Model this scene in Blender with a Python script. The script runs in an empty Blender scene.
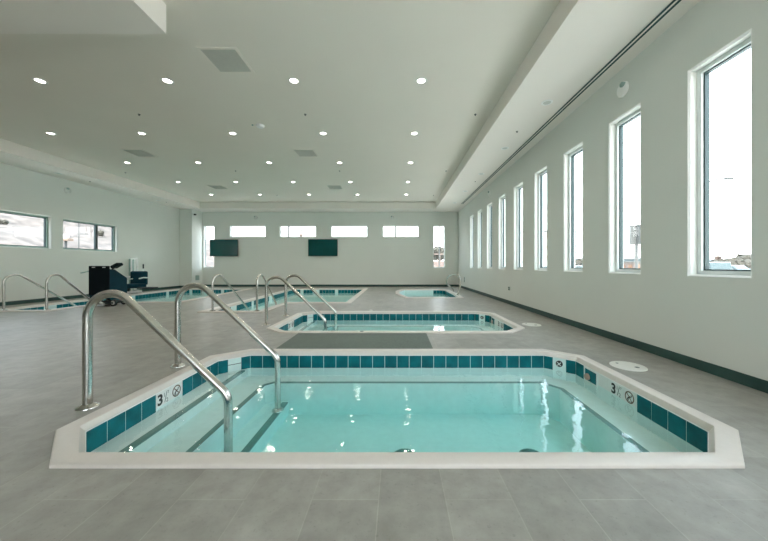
import bpy, bmesh, math, random
from mathutils import Vector, Matrix, noise
from mathutils.geometry import tessellate_polygon
random.seed(7)
S = bpy.context.scene
COL = S.collection
PI = math.pi

# ------------------------------------------------------------------ helpers
def lin(r, g, b):
    f = lambda c: (c/255/12.92) if c/255 <= 0.04045 else ((c/255+0.055)/1.055)**2.4
    return (f(r), f(g), f(b), 1.0)

class MB:
    """collects geometry and links it as one mesh object"""
    def __init__(s): s.v = []; s.f = []; s.m = []
    def add(s, verts, faces, mi=0):
        o = len(s.v); s.v += [tuple(p) for p in verts]
        for f in faces: s.f.append(tuple(o+i for i in f)); s.m.append(mi)
    def box(s, x0, x1, y0, y1, z0, z1, mi=0, M=None):
        p = [Vector((x, y, z)) for z in (z0, z1) for y in (y0, y1) for x in (x0, x1)]
        if M is not None: p = [M @ q for q in p]
        s.add(p, [(0,2,3,1),(4,5,7,6),(0,1,5,4),(1,3,7,5),(3,2,6,7),(2,0,4,6)], mi)
    def prism(s, poly, z0, z1, mi=0, holes=(), bottom=True):
        loops = [list(poly)]+[list(h) for h in holes]
        tris = tessellate_polygon([[Vector((x, y, 0)) for x, y in l] for l in loops])
        flat = [p for l in loops for p in l]
        def up(t):
            a, b, c = [flat[i] for i in t]
            return t if (b[0]-a[0])*(c[1]-a[1])-(b[1]-a[1])*(c[0]-a[0]) > 0 else (t[0], t[2], t[1])
        tris = [up(t) for t in tris]
        s.add([(x, y, z1) for x, y in flat], tris, mi)
        if z0 is not None:
            if bottom: s.add([(x, y, z0) for x, y in flat], [(t[0], t[2], t[1]) for t in tris], mi)
            for l in loops:
                n = len(l)
                s.add([(x, y, z0) for x, y in l]+[(x, y, z1) for x, y in l],
                      [(i, (i+1) % n, n+(i+1) % n, n+i) for i in range(n)], mi)
    def sweep(s, loops, mi=0):
        n = len(loops[0])
        for a, b in zip(loops, loops[1:]):
            s.add(list(a)+list(b), [(i, (i+1) % n, n+(i+1) % n, n+i) for i in range(n)], mi)
    def lathe(s, prof, c=(0, 0, 0), n=24, mi=0, M=None):
        """profile of (radius, height) turned about z"""
        vs = []; fs = []
        for r, h in prof:
            for k in range(n):
                a = 2*PI*k/n; p = Vector((r*math.cos(a), r*math.sin(a), h))
                vs.append((M @ p if M is not None else p)+Vector(c))
        for j in range(len(prof)-1):
            for k in range(n):
                fs.append((j*n+k, j*n+(k+1) % n, (j+1)*n+(k+1) % n, (j+1)*n+k))
        if prof[0][0] > 1e-6: fs.append(tuple(reversed(range(n))))
        if prof[-1][0] > 1e-6: fs.append(tuple((len(prof)-1)*n+k for k in range(n)))
        s.add(vs, fs, mi)
    def tube(s, pts, r, n=14, mi=0, cap=True):
        pts = [Vector(p) for p in pts]; rings = []
        t0 = (pts[1]-pts[0]).normalized()
        ref = Vector((0, 0, 1)) if abs(t0.z) < .9 else Vector((0, 1, 0))
        nrm = t0.cross(ref).normalized()
        for i, p in enumerate(pts):
            t = (pts[min(i+1, len(pts)-1)]-pts[max(i-1, 0)]).normalized()
            nrm = (nrm-t*nrm.dot(t)).normalized(); b = t.cross(nrm)
            rr = r[i] if isinstance(r, (list, tuple)) else r
            rings.append([p+(nrm*math.cos(2*PI*k/n)+b*math.sin(2*PI*k/n))*rr for k in range(n)])
        s.sweep(rings, mi)
        if cap:
            s.add(rings[0], [tuple(reversed(range(n)))], mi); s.add(rings[-1], [tuple(range(n))], mi)
    def build(s, name, mats, parent=None, smooth=False, bevel=0, loc=None):
        me = bpy.data.meshes.new(name)
        off = Vector(loc) if loc is not None else Vector((0, 0, 0))
        me.from_pydata([tuple(Vector(p)-off) for p in s.v], [], s.f)
        if not isinstance(mats, (list, tuple)): mats = [mats]
        for m in mats: me.materials.append(m)
        for p, mi in zip(me.polygons, s.m): p.material_index = mi
        bm = bmesh.new(); bm.from_mesh(me)
        bmesh.ops.remove_doubles(bm, verts=bm.verts, dist=1e-5)
        bmesh.ops.recalc_face_normals(bm, faces=bm.faces)
        bm.to_mesh(me); bm.free()
        if smooth:
            for p in me.polygons: p.use_smooth = True
            me.set_sharp_from_angle(angle=math.radians(38))
        o = bpy.data.objects.new(name, me); COL.objects.link(o)
        if loc is not None: o.location = off
        if parent is not None:
            o.parent = parent
            if loc is None: o.location = -Vector(parent.location)
            else: o.location = off-Vector(parent.location)
        if bevel:
            b = o.modifiers.new('bevel', 'BEVEL'); b.width = bevel; b.segments = 2; b.limit_method = 'ANGLE'
        return o

def thing(name, label, cat, loc=(0, 0, 0), group=None, kind=None):
    o = bpy.data.objects.new(name, None); COL.objects.link(o); o.location = loc
    o.empty_display_size = .1
    return tag(o, label, cat, group, kind)
def tag(o, label=None, cat=None, group=None, kind=None):
    if label: o['label'] = label
    if cat: o['category'] = cat
    if group: o['group'] = group
    if kind: o['kind'] = kind
    return o
def copy_tree(o, loc, label, group=None):
    c = o.copy(); COL.objects.link(c); c.location = loc; c['label'] = label
    if group: c['group'] = group
    for ch in list(o.children):
        d = ch.copy(); COL.objects.link(d); d.parent = c
        for g in list(ch.children):
            e = g.copy(); COL.objects.link(e); e.parent = d
    return c

# ------------------------------------------------------------------ materials
def mat(name, col, rough=.6, metal=0, spec=.5, nscale=0, namt=.1, bump=0, bscale=40, emit=0):
    m = bpy.data.materials.new(name); m.use_nodes = True
    nt = m.node_tree; b = nt.nodes['Principled BSDF']
    b.inputs['Base Color'].default_value = col; b.inputs['Roughness'].default_value = rough
    b.inputs['Metallic'].default_value = metal; b.inputs['Specular IOR Level'].default_value = spec
    tc = nt.nodes.new('ShaderNodeTexCoord')
    if nscale:
        n = nt.nodes.new('ShaderNodeTexNoise'); n.inputs['Scale'].default_value = nscale; n.inputs['Detail'].default_value = 5
        nt.links.new(tc.outputs['Object'], n.inputs['Vector'])
        r = nt.nodes.new('ShaderNodeValToRGB'); r.color_ramp.elements[0].position = .3; r.color_ramp.elements[1].position = .7
        r.color_ramp.elements[0].color = tuple(c*(1-namt) for c in col[:3])+(1,)
        r.color_ramp.elements[1].color = tuple(min(1, c*(1+namt)) for c in col[:3])+(1,)
        nt.links.new(n.outputs['Fac'], r.inputs['Fac']); nt.links.new(r.outputs['Color'], b.inputs['Base Color'])
    if bump:
        n2 = nt.nodes.new('ShaderNodeTexNoise'); n2.inputs['Scale'].default_value = bscale; n2.inputs['Detail'].default_value = 3
        nt.links.new(tc.outputs['Object'], n2.inputs['Vector'])
        bp = nt.nodes.new('ShaderNodeBump'); bp.inputs['Strength'].default_value = bump; bp.inputs['Distance'].default_value = .01
        nt.links.new(n2.outputs['Fac'], bp.inputs['Height']); nt.links.new(bp.outputs['Normal'], b.inputs['Normal'])
    if emit:
        b.inputs['Emission Color'].default_value = col; b.inputs['Emission Strength'].default_value = emit
    return m

M = {}
M['wall'] = mat('wall_paint', (.73, .752, .708, 1), .75, spec=.25, nscale=1.2, namt=.015, bump=.03, bscale=120)
M['ceil'] = mat('ceiling_paint', (.815, .765, .69, 1), .8, spec=.2, nscale=.9, namt=.012)
M['soffit'] = mat('soffit_paint', (.85, .80, .745, 1), .8, spec=.2, nscale=.9, namt=.012)
M['white'] = mat('white_trim', (.86, .86, .84, 1), .45, nscale=4, namt=.01)
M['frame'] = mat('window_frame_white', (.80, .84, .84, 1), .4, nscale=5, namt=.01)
M['gasket'] = mat('gasket_dark', (.022, .052, .052, 1), .5, nscale=10, namt=.05)
M['base'] = mat('baseboard_rubber', (.022, .068, .058, 1), .5, nscale=6, namt=.12)
M['coping'] = mat('coping_stone', (.69, .635, .585, 1), .38, nscale=30, namt=.02, bump=.04, bscale=200)
M['tile'] = mat('teal_tile', (.0015, .138, .165, 1), .42, spec=.22, nscale=7, namt=.3)
M['grout'] = mat('white_grout', (.80, .82, .80, 1), .5, nscale=20, namt=.03)
M['plaster'] = mat('pool_plaster', (.71, .86, .84, 1), .6, nscale=14, namt=.03, bump=.05, bscale=60)
M['nosing'] = mat('step_nosing_tile', (.085, .235, .22, 1), .4, nscale=18, namt=.12)
M['steel'] = mat('brushed_steel', (.62, .61, .58, 1), .2, metal=1, nscale=40, namt=.05)
M['black'] = mat('black_ink', (.012, .016, .016, 1), .5, nscale=20, namt=.1)
M['inkgrey'] = mat('grey_ink', (.12, .16, .155, 1), .5, nscale=20, namt=.1)
M['brown'] = mat('brown_ink', (.13, .075, .045, 1), .5, nscale=20, namt=.1)
M['tv'] = mat('screen_glass', (.003, .075, .075, 1), .14, nscale=2, namt=.1)
M['tvframe'] = mat('screen_bezel', (.006, .02, .02, 1), .4, nscale=10, namt=.1)
M['mat'] = mat('deck_mat', (.135, .165, .145, 1), .8, nscale=60, namt=.2, bump=.4, bscale=180)
M['navy'] = mat('navy_plastic', (.001, .030, .046, 1), .6, spec=.15, nscale=8, namt=.12)
M['navydark'] = mat('dark_panel', (.001, .005, .008, 1), .6, spec=.12, nscale=60, namt=.3)
M['rubber'] = mat('black_rubber', (.010, .016, .017, 1), .6, nscale=20, namt=.1)
M['ltgrey'] = mat('light_grey_powdercoat', (.66, .68, .65, 1), .4, nscale=8, namt=.03)
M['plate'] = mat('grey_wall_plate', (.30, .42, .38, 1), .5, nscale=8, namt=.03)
M['slot'] = mat('diffuser_slot', (.006, .05, .05, 1), .6, nscale=8, namt=.1)
M['grille'] = mat('vent_grille', (.60, .60, .55, 1), .6, nscale=20, namt=.03)
M['lens'] = mat('lamp_lens', (1, .95, .86, 1), .3, emit=5)
M['lensoff'] = mat('unlit_lens', (.55, .56, .52, 1), .3, nscale=8, namt=.02)
M['dot'] = mat('sprinkler_metal', (.10, .11, .10, 1), .4, metal=.6, nscale=12, namt=.1)
M['float'] = mat('skimmer_float_plastic', (.45, .33, .27, 1), .5, nscale=9, namt=.05)
M['lid'] = mat('skimmer_lid_plastic', (.74, .74, .69, 1), .4, nscale=9, namt=.02)
# exterior
M['asphalt'] = mat('pale_asphalt', (.58, .575, .55, 1), .9, nscale=.3, namt=.12)
M['sand'] = mat('dry_hillside', (.060, .050, .044, 1), .95, nscale=1.6, namt=.6, bump=.6, bscale=2)
M['ridge'] = mat('distant_ridge', (.10, .12, .13, 1), 1, nscale=.02, namt=.06)
M['bush'] = mat('dry_shrub', (.032, .030, .022, 1), .9, nscale=6, namt=.4)
M['carwhite'] = mat('car_paint_white', (.30, .305, .305, 1), .3, nscale=3, namt=.01)
M['carglass'] = mat('car_glass', (.03, .05, .053, 1), .25, nscale=3, namt=.02)
M['bldg'] = mat('blue_grey_stucco', (.05, .07, .078, 1), .8, nscale=1, namt=.05)
M['bldgtan'] = mat('tan_stucco', (.09, .07, .06, 1), .8, nscale=1, namt=.05)
M['orange'] = mat('orange_cladding', (.12, .06, .032, 1), .8, nscale=1, namt=.08)
M['signgrey'] = mat('grey_sign_panel', (.055, .058, .055, 1), .6, nscale=2, namt=.04)
M['signtan'] = mat('tan_sign_panel', (.07, .05, .04, 1), .6, nscale=2, namt=.06)
M['pole'] = mat('galvanised_pole', (.022, .026, .026, 1), .6, metal=0, nscale=6, namt=.06)
M['bark'] = mat('bark', (.18, .13, .10, 1), .9, nscale=8, namt=.3)
M['brick'] = mat('fence_brick', (.10, .075, .065, 1), .9, nscale=4, namt=.15)

def floor_material():
    m = bpy.data.materials.new('stone_floor_tile'); m.use_nodes = True
    nt = m.node_tree; b = nt.nodes['Principled BSDF']; L = nt.links.new
    tc = nt.nodes.new('ShaderNodeTexCoord')
    mp = nt.nodes.new('ShaderNodeMapping'); mp.inputs['Rotation'].default_value = (0, 0, PI/2); mp.inputs['Location'].default_value = (.15, .085, 0)
    L(tc.outputs['Object'], mp.inputs['Vector'])
    br = nt.nodes.new('ShaderNodeTexBrick')
    br.inputs['Scale'].default_value = 1; br.inputs['Brick Width'].default_value = .62; br.inputs['Row Height'].default_value = .31
    br.inputs['Mortar Size'].default_value = .0028; br.inputs['Mortar Smooth'].default_value = .3; br.offset = .5
    br.inputs['Color1'].default_value = (.92, .92, .92, 1); br.inputs['Color2'].default_value = (1.06, 1.06, 1.06, 1); br.inputs['Mortar'].default_value = (1.16, 1.16, 1.14, 1)
    L(mp.outputs['Vector'], br.inputs['Vector'])
    def nz(sc, det, rough=.6):
        n = nt.nodes.new('ShaderNodeTexNoise'); n.inputs['Scale'].default_value = sc; n.inputs['Detail'].default_value = det; n.inputs['Roughness'].default_value = rough
        L(tc.outputs['Object'], n.inputs['Vector']); return n
    def ramp(src, p0, c0, p1, c1):
        r = nt.nodes.new('ShaderNodeValToRGB'); e = r.color_ramp.elements
        e[0].position = p0; e[0].color = c0; e[1].position = p1; e[1].color = c1; L(src, r.inputs['Fac']); return r.outputs['Color']
    def mul(a, c, f=1):
        x = nt.nodes.new('ShaderNodeMix'); x.data_type = 'RGBA'; x.blend_type = 'MULTIPLY'; x.inputs[0].default_value = f
        L(a, x.inputs[6]); L(c, x.inputs[7]); return x.outputs[2]
    n1 = nz(7, 8); n2 = nz(46, 6, .75); n3 = nz(1.1, 3)
    base = ramp(n1.outputs['Fac'], .32, (.275, .265, .235, 1), .70, (.37, .36, .325, 1))
    spots = ramp(n2.outputs['Fac'], .29, (.42, .42, .41, 1), .43, (1, 1, 1, 1))
    big = ramp(n3.outputs['Fac'], .3, (.93, .93, .93, 1), .7, (1.05, 1.05, 1.05, 1))
    c = mul(mul(mul(base, spots, .5), big), br.outputs['Color'])
    L(c, b.inputs['Base Color'])
    b.inputs['Roughness'].default_value = .42; b.inputs['Specular IOR Level'].default_value = .45
    bp = nt.nodes.new('ShaderNodeBump'); bp.inputs['Strength'].default_value = .08; bp.inputs['Distance'].default_value = .01
    L(n2.outputs['Fac'], bp.inputs['Height']); L(bp.outputs['Normal'], b.inputs['Normal'])
    return m
M['floor'] = floor_material()

def schlick(nt, f0, normal=None):
    L = nt.links.new
    lw = nt.nodes.new('ShaderNodeLayerWeight'); lw.inputs['Blend'].default_value = .5
    if normal is not None: L(normal, lw.inputs['Normal'])
    pw = nt.nodes.new('ShaderNodeMath'); pw.operation = 'POWER'; pw.inputs[1].default_value = 5; L(lw.outputs['Facing'], pw.inputs[0])
    ma = nt.nodes.new('ShaderNodeMath'); ma.operation = 'MULTIPLY_ADD'; ma.inputs[1].default_value = 1-f0; ma.inputs[2].default_value = f0; L(pw.outputs[0], ma.inputs[0])
    return ma.outputs[0]
def water_material():
    m = bpy.data.materials.new('pool_water'); m.use_nodes = True
    nt = m.node_tree; L = nt.links.new; nt.nodes.clear()
    out = nt.nodes.new('ShaderNodeOutputMaterial')
    tr = nt.nodes.new('ShaderNodeBsdfTransparent'); gl = nt.nodes.new('ShaderNodeBsdfGlossy')
    gl.inputs['Roughness'].default_value = .03; gl.inputs['Color'].default_value = (.96, 1, 1, 1)
    tr.inputs['Color'].default_value = (1, 1, 1, 1)
    mx = nt.nodes.new('ShaderNodeMixShader')
    tc = nt.nodes.new('ShaderNodeTexCoord')
    n = nt.nodes.new('ShaderNodeTexNoise'); n.inputs['Scale'].default_value = 9; n.inputs['Detail'].default_value = 1.5
    L(tc.outputs['Object'], n.inputs['Vector'])
    bp = nt.nodes.new('ShaderNodeBump'); bp.inputs['Strength'].default_value = .13; bp.inputs['Distance'].default_value = .02
    L(n.outputs['Fac'], bp.inputs['Height'])
    L(bp.outputs['Normal'], gl.inputs['Normal'])
    L(schlick(nt, .02), mx.inputs['Fac']); L(tr.outputs['BSDF'], mx.inputs[1]); L(gl.outputs['BSDF'], mx.inputs[2])
    L(mx.outputs['Shader'], out.inputs['Surface'])
    va = nt.nodes.new('ShaderNodeVolumeAbsorption'); va.inputs['Color'].default_value = (.12, .90, .90, 1); va.inputs['Density'].default_value = .44
    L(va.outputs['Volume'], out.inputs['Volume'])
    return m
M['water'] = water_material()

def glass_material():
    m = bpy.data.materials.new('window_glass'); m.use_nodes = True
    nt = m.node_tree; L = nt.links.new; nt.nodes.clear()
    out = nt.nodes.new('ShaderNodeOutputMaterial')
    tr = nt.nodes.new('ShaderNodeBsdfTransparent'); tr.inputs['Color'].default_value = (.97, .975, .97, 1)
    gl = nt.nodes.new('ShaderNodeBsdfGlossy'); gl.inputs['Roughness'].default_value = .02
    mx = nt.nodes.new('ShaderNodeMixShader')
    L(schlick(nt, .02), mx.inputs['Fac']); L(tr.outputs['BSDF'], mx.inputs[1]); L(gl.outputs['BSDF'], mx.inputs[2])
    L(mx.outputs['Shader'], out.inputs['Surface'])
    return m
M['glass'] = glass_material()

# ------------------------------------------------------------------ dimensions
XL, XR, YB, YF = -10.6, 3.15, 15.43, -3.6
ZS, ZC, ZT = 3.835, 4.135, 4.3            # soffit, tray ceiling, wall top
TH = .22

def inset(poly, d):
    n = len(poly); res = []
    for i in range(n):
        p0, p1, p2 = Vector(poly[i-1]), Vector(poly[i]), Vector(poly[(i+1) % n])
        d1 = (p1-p0).normalized(); d2 = (p2-p1).normalized()
        n1 = Vector((-d1.y, d1.x)); n2 = Vector((-d2.y, d2.x))
        k = 1+n1.dot(n2)
        q = p1+(n1+n2)*(d/k)
        res.append((q.x, q.y))
    return res
def clip(poly, a, b, c):
    """keep a*x+b*y<=c"""
    out = []
    for i in range(len(poly)):
        p, q = poly[i], poly[(i+1) % len(poly)]
        fp, fq = a*p[0]+b*p[1]-c, a*q[0]+b*q[1]-c
        if fp <= 0: out.append(p)
        if (fp < 0 < fq) or (fq < 0 < fp):
            t = fp/(fp-fq); out.append((p[0]+t*(q[0]-p[0]), p[1]+t*(q[1]-p[1])))
    return out
def ring3(poly, z): return [(x, y, z) for x, y in poly]

def octagon(dx, dy):
    p = [(-1.86, 1.603), (1.86, 1.603), (2.215, 1.945), (2.215, 3.545), (1.86, 3.842), (-1.86, 3.842), (-2.215, 3.545), (-2.215, 1.945)]
    return [(x+dx, y+dy) for x, y in p]
P1 = octagon(0, 0)
P2 = octagon(-.02, 3.195)
P3 = [(.28, 9.9), (2.22, 9.9), (2.3, 11.3), (2.3, 13.2), (2.0, 13.6), (.2, 13.6), (-.06, 12.6), (-.06, 11.4)]
P4 = [(-4.62, 6.92), (-3.1, 6.92), (-3.1, 8.6), (-1.32, 8.6), (-1.36, 13.95), (-4.92, 13.95)]
P5 = [(-9.78, 7.04), (-8.27, 7.04), (-8.27, 8.72), (-6.32, 8.72), (-6.7, 13.95), (-9.98, 13.95)]

# ------------------------------------------------------------------ room shell
b = MB()
b.prism([(XL-TH, YF-TH), (XR+TH, YF-TH), (XR+TH, YB+TH), (XL-TH, YB+TH)], -.12, 0,
        holes=[list(reversed(inset(p, .012))) for p in (P1, P2, P3, P4, P5)])
tag(b.build('floor', M['floor']), 'pale grey stone tile pool deck floor', 'floor', kind='structure')

b = MB(); b.box(XL-TH, XR+TH, YF-TH, YB+TH, ZC, ZC+.18)
tag(b.build('ceiling', M['ceil']), 'off white raised tray ceiling over the pools', 'ceiling', kind='structure')
b = MB()
b.box(XL, -9.5, YF, 14.45, ZS, ZC-.001); b.box(1.88, XR, YF, 14.45, ZS, ZC-.001); b.box(XL, XR, 14.45, YB, ZS, ZC-.001)
tag(b.build('trim_1', M['soffit']), 'lowered soffit border running round the raised ceiling', 'soffit', kind='structure')
b = MB(); b.box(-9.5, -2.7, YF, 3.51, 3.795, ZC-.001)
tag(b.build('trim_2', M['soffit']), 'dropped ceiling bulkhead at the upper left of the photo', 'bulkhead', kind='structure')
b = MB(); b.box(XL, -10.0, 14.62, YB, 0, ZS)
tag(b.build('trim_3', M['wall'], bevel=.01), 'square pier in the far left corner of the room', 'pier', kind='structure')

WR = lambda u, d, v: (XR+d, u, v)
WL = lambda u, d, v: (XL-d, u, v)
WB = lambda u, d, v: (u, YB+d, v)
def wall(name, W, u0, u1, opens, label):
    b = MB()
    us = sorted({u0, u1, *[o[0] for o in opens], *[o[1] for o in opens]})
    vs = sorted({-.12, ZT, *[o[2] for o in opens], *[o[3] for o in opens]})
    inside = lambda u, v: any(o[0] < u < o[1] and o[2] < v < o[3] for o in opens)
    for a, c in zip(us, us[1:]):
        for e, f in zip(vs, vs[1:]):
            if inside((a+c)/2, (e+f)/2): continue
            for d in (0, TH):
                b.add([W(a, d, e), W(c, d, e), W(c, d, f), W(a, d, f)], [(0, 1, 2, 3)])
    def band(a, c, e, f):
        b.add([W(a, 0, e), W(c, 0, e), W(c, 0, f), W(a, 0, f), W(a, TH, e), W(c, TH, e), W(c, TH, f), W(a, TH, f)],
              [(0, 1, 5, 4), (1, 2, 6, 5), (2, 3, 7, 6), (3, 0, 4, 7)])
    for o in opens: band(*o)
    band(u0, u1, -.12, ZT)
    return tag(b.build(name, M['wall']), label, 'wall', kind='structure')

right_op = [(3.253+1.212*k-.590, 3.253+1.212*k, .97, 3.195) for k in range(-2, 9)]
left_op = [(7.40, 9.21, 1.585, 2.59), (9.52, 11.38, 1.585, 2.59)]
back_op = [(-9.95, -9.40, .98, 3.125), (-8.60, -6.77, 2.555, 3.125), (-6.04, -4.18, 2.555, 3.125),
           (-3.39, -1.53, 2.555, 3.125), (-.73, 1.13, 2.555, 3.125), (1.87, 2.46, .98, 3.125)]
wall('wall_right', WR, YF, YB, right_op, 'long right wall with a row of tall windows')
wall('wall_left', WL, YF, YB, left_op, 'left wall with two wide low windows')
wall('wall_back', WB, XL-TH, XR+TH, back_op, 'far end wall with screens and clerestory windows')
WF = lambda u, d, v: (u, YF-d, v)
added_front_op = [(-1.15+1.45*k, .10+1.45*k, .25, 3.45) for k in range(3)]  # unseen windows, added to bring daylight onto the foreground
wall('wall_front', WF, XL-TH, XR+TH, added_front_op, 'unseen wall behind the viewpoint with windows added for daylight')

def baseb(name, x0, x1, y0, y1, label):
    b = MB(); b.box(x0, x1, y0, y1, 0, .105)
    tag(b.build(name, M['base'], bevel=.004), label, 'baseboard', kind='structure')
baseb('baseboard_right', XR-.014, XR, YF, YB-.014, 'dark rubber baseboard along the right wall')
baseb('baseboard_left', XL, XL+.014, YF, 14.62, 'dark rubber baseboard along the left wall')
baseb('baseboard_back', -10.0, XR, YB-.014, YB, 'dark rubber baseboard along the far wall')
b = MB(); b.box(XL+.014, -9.986, 14.606, 14.62, 0, .105); b.box(-10.0, -9.986, 14.62, YB-.014, 0, .105)
tag(b.build('baseboard_pier', M['base']), 'dark rubber baseboard round the corner pier', 'baseboard', kind='structure')

NW = [0]
def window(W, o, label, mull=(), dull=False, slim=False):
    NW[0] += 1
    u0, u1, v0, v1 = o
    root = thing('window_%d' % NW[0], label, 'window', W((u0+u1)/2, 0, v0), kind='structure')
    e = .012 if slim else .020
    def R(i, d): return [W(u0+i, d, v0+i), W(u1-i, d, v0+i), W(u1-i, d, v1-i), W(u0+i, d, v1-i)]
    b = MB()
    b.sweep([R(.0005, .03), R(.0005, -.003), R(.003, -.003), R(e, .016)], 0)
    b.sweep([R(e, .016), R(e, .085)], 1); b.sweep([R(e, .085), R(.0005, .085), R(.0005, .03)], 1)
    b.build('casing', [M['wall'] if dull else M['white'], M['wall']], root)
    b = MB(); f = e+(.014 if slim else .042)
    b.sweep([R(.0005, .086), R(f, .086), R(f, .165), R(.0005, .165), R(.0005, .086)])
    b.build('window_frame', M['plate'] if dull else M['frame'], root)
    b = MB(); g = f+(.006 if slim else .014)
    b.sweep([R(f, .112), R(g, .112), R(g, .160), R(f, .160), R(f, .112)])
    b.build('glazing_gasket', M['gasket'], root)
    b = MB()
    b.sweep([R(f, .1355), R(f, .1385)]); b.add(R(f, .1355), [(0, 1, 2, 3)]); b.add(R(f, .1385), [(0, 1, 2, 3)])
    b.build('glass_pane', M['glass'], root)
    for m, w, mt in mull:
        b = MB(); um = u0+(u1-u0)*m
        p = [W(um+s*w/2, d, v) for v in (v0+f, v1-f) for d in (.105, .165) for s in (-1, 1)]
        b.add(p, [(0,2,3,1),(4,5,7,6),(0,1,5,4),(1,3,7,5),(3,2,6,7),(2,0,4,6)])
        b.build('mullion', M[mt], root)
    return root
ordn = ['first', 'second', 'third', 'fourth', 'fifth', 'sixth', 'seventh', 'eighth', 'ninth']
for k, o in enumerate(right_op):
    if k < 2: window(WR, o, 'tall narrow right wall window beyond the right edge of the view, %s' % ('further back' if k == 0 else 'nearer the view'))
    else: window(WR, o, 'tall narrow window in the right wall, %s from the near end' % ordn[k-2])
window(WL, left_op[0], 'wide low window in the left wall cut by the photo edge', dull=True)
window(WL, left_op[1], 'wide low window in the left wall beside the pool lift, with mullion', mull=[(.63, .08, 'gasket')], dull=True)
bl = ['tall slim window at the left end of the far wall, partly behind a screen', 'wide clerestory window above the left screen',
      'wide clerestory window left of the right screen, with slim mullion', 'wide clerestory window right of the right screen',
      'wide clerestory window nearest the right end, with slim mullion', 'tall slim window at the right end of the far wall']
for k, o in enumerate(added_front_op):
    window(WF, o, 'wide tall window added for daylight in the unseen wall behind the viewpoint, %s' % ordn[k])
for k, o in enumerate(back_op):
    window(WB, o, bl[k], slim=True, mull={2: [(.23, .075, 'gasket')], 4: [(.35, .075, 'gasket')]}.get(k, ()))

# ------------------------------------------------------------------ pools
ZW = -.15
def text_mesh(s, h, mtx, mi_mat, name, parent, bold=.0, depth=.001):
    cu = bpy.data.curves.new('lettering', 'FONT'); cu.body = s; cu.size = 1; cu.offset = bold; cu.extrude = .02
    cu.align_x = 'CENTER'; cu.align_y = 'CENTER'
    ob = bpy.data.objects.new('lettering', cu); COL.objects.link(ob)
    dg = bpy.context.evaluated_depsgraph_get(); me = bpy.data.meshes.new_from_object(ob.evaluated_get(dg))
    bpy.data.objects.remove(ob); bpy.data.curves.remove(cu)
    xs = [v.co.x for v in me.vertices]; ys = [v.co.y for v in me.vertices]
    cx, cy = (max(xs)+min(xs))/2, (max(ys)+min(ys))/2; k = h/(max(ys)-min(ys))
    for v in me.vertices:
        v.co = mtx @ Vector(((v.co.x-cx)*k, (v.co.y-cy)*k, v.co.z*.02))
    me.name = name; me.materials.clear(); me.materials.append(mi_mat)
    return me
def wallM(p, right, n):
    """local x = right, y = up, z = inward normal"""
    u = Vector((0, 0, 1))
    return Matrix(((right.x, u.x, n.x, p[0]), (right.y, u.y, n.y, p[1]), (0, 1, n.z, p[2]), (0, 0, 0, 1)))
def ringmb(r0, r1, t, n=24):
    b = MB(); L = []
    for r, z in ((r0, 0), (r0, t), (r1, t), (r1, 0)):
        L.append([(r*math.cos(2*PI*k/n), r*math.sin(2*PI*k/n), z) for k in range(n)])
    b.sweep(L); return b
def xf(b, Mx): b.v = [tuple(Mx @ Vector(p)) for p in b.v]; return b

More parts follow.
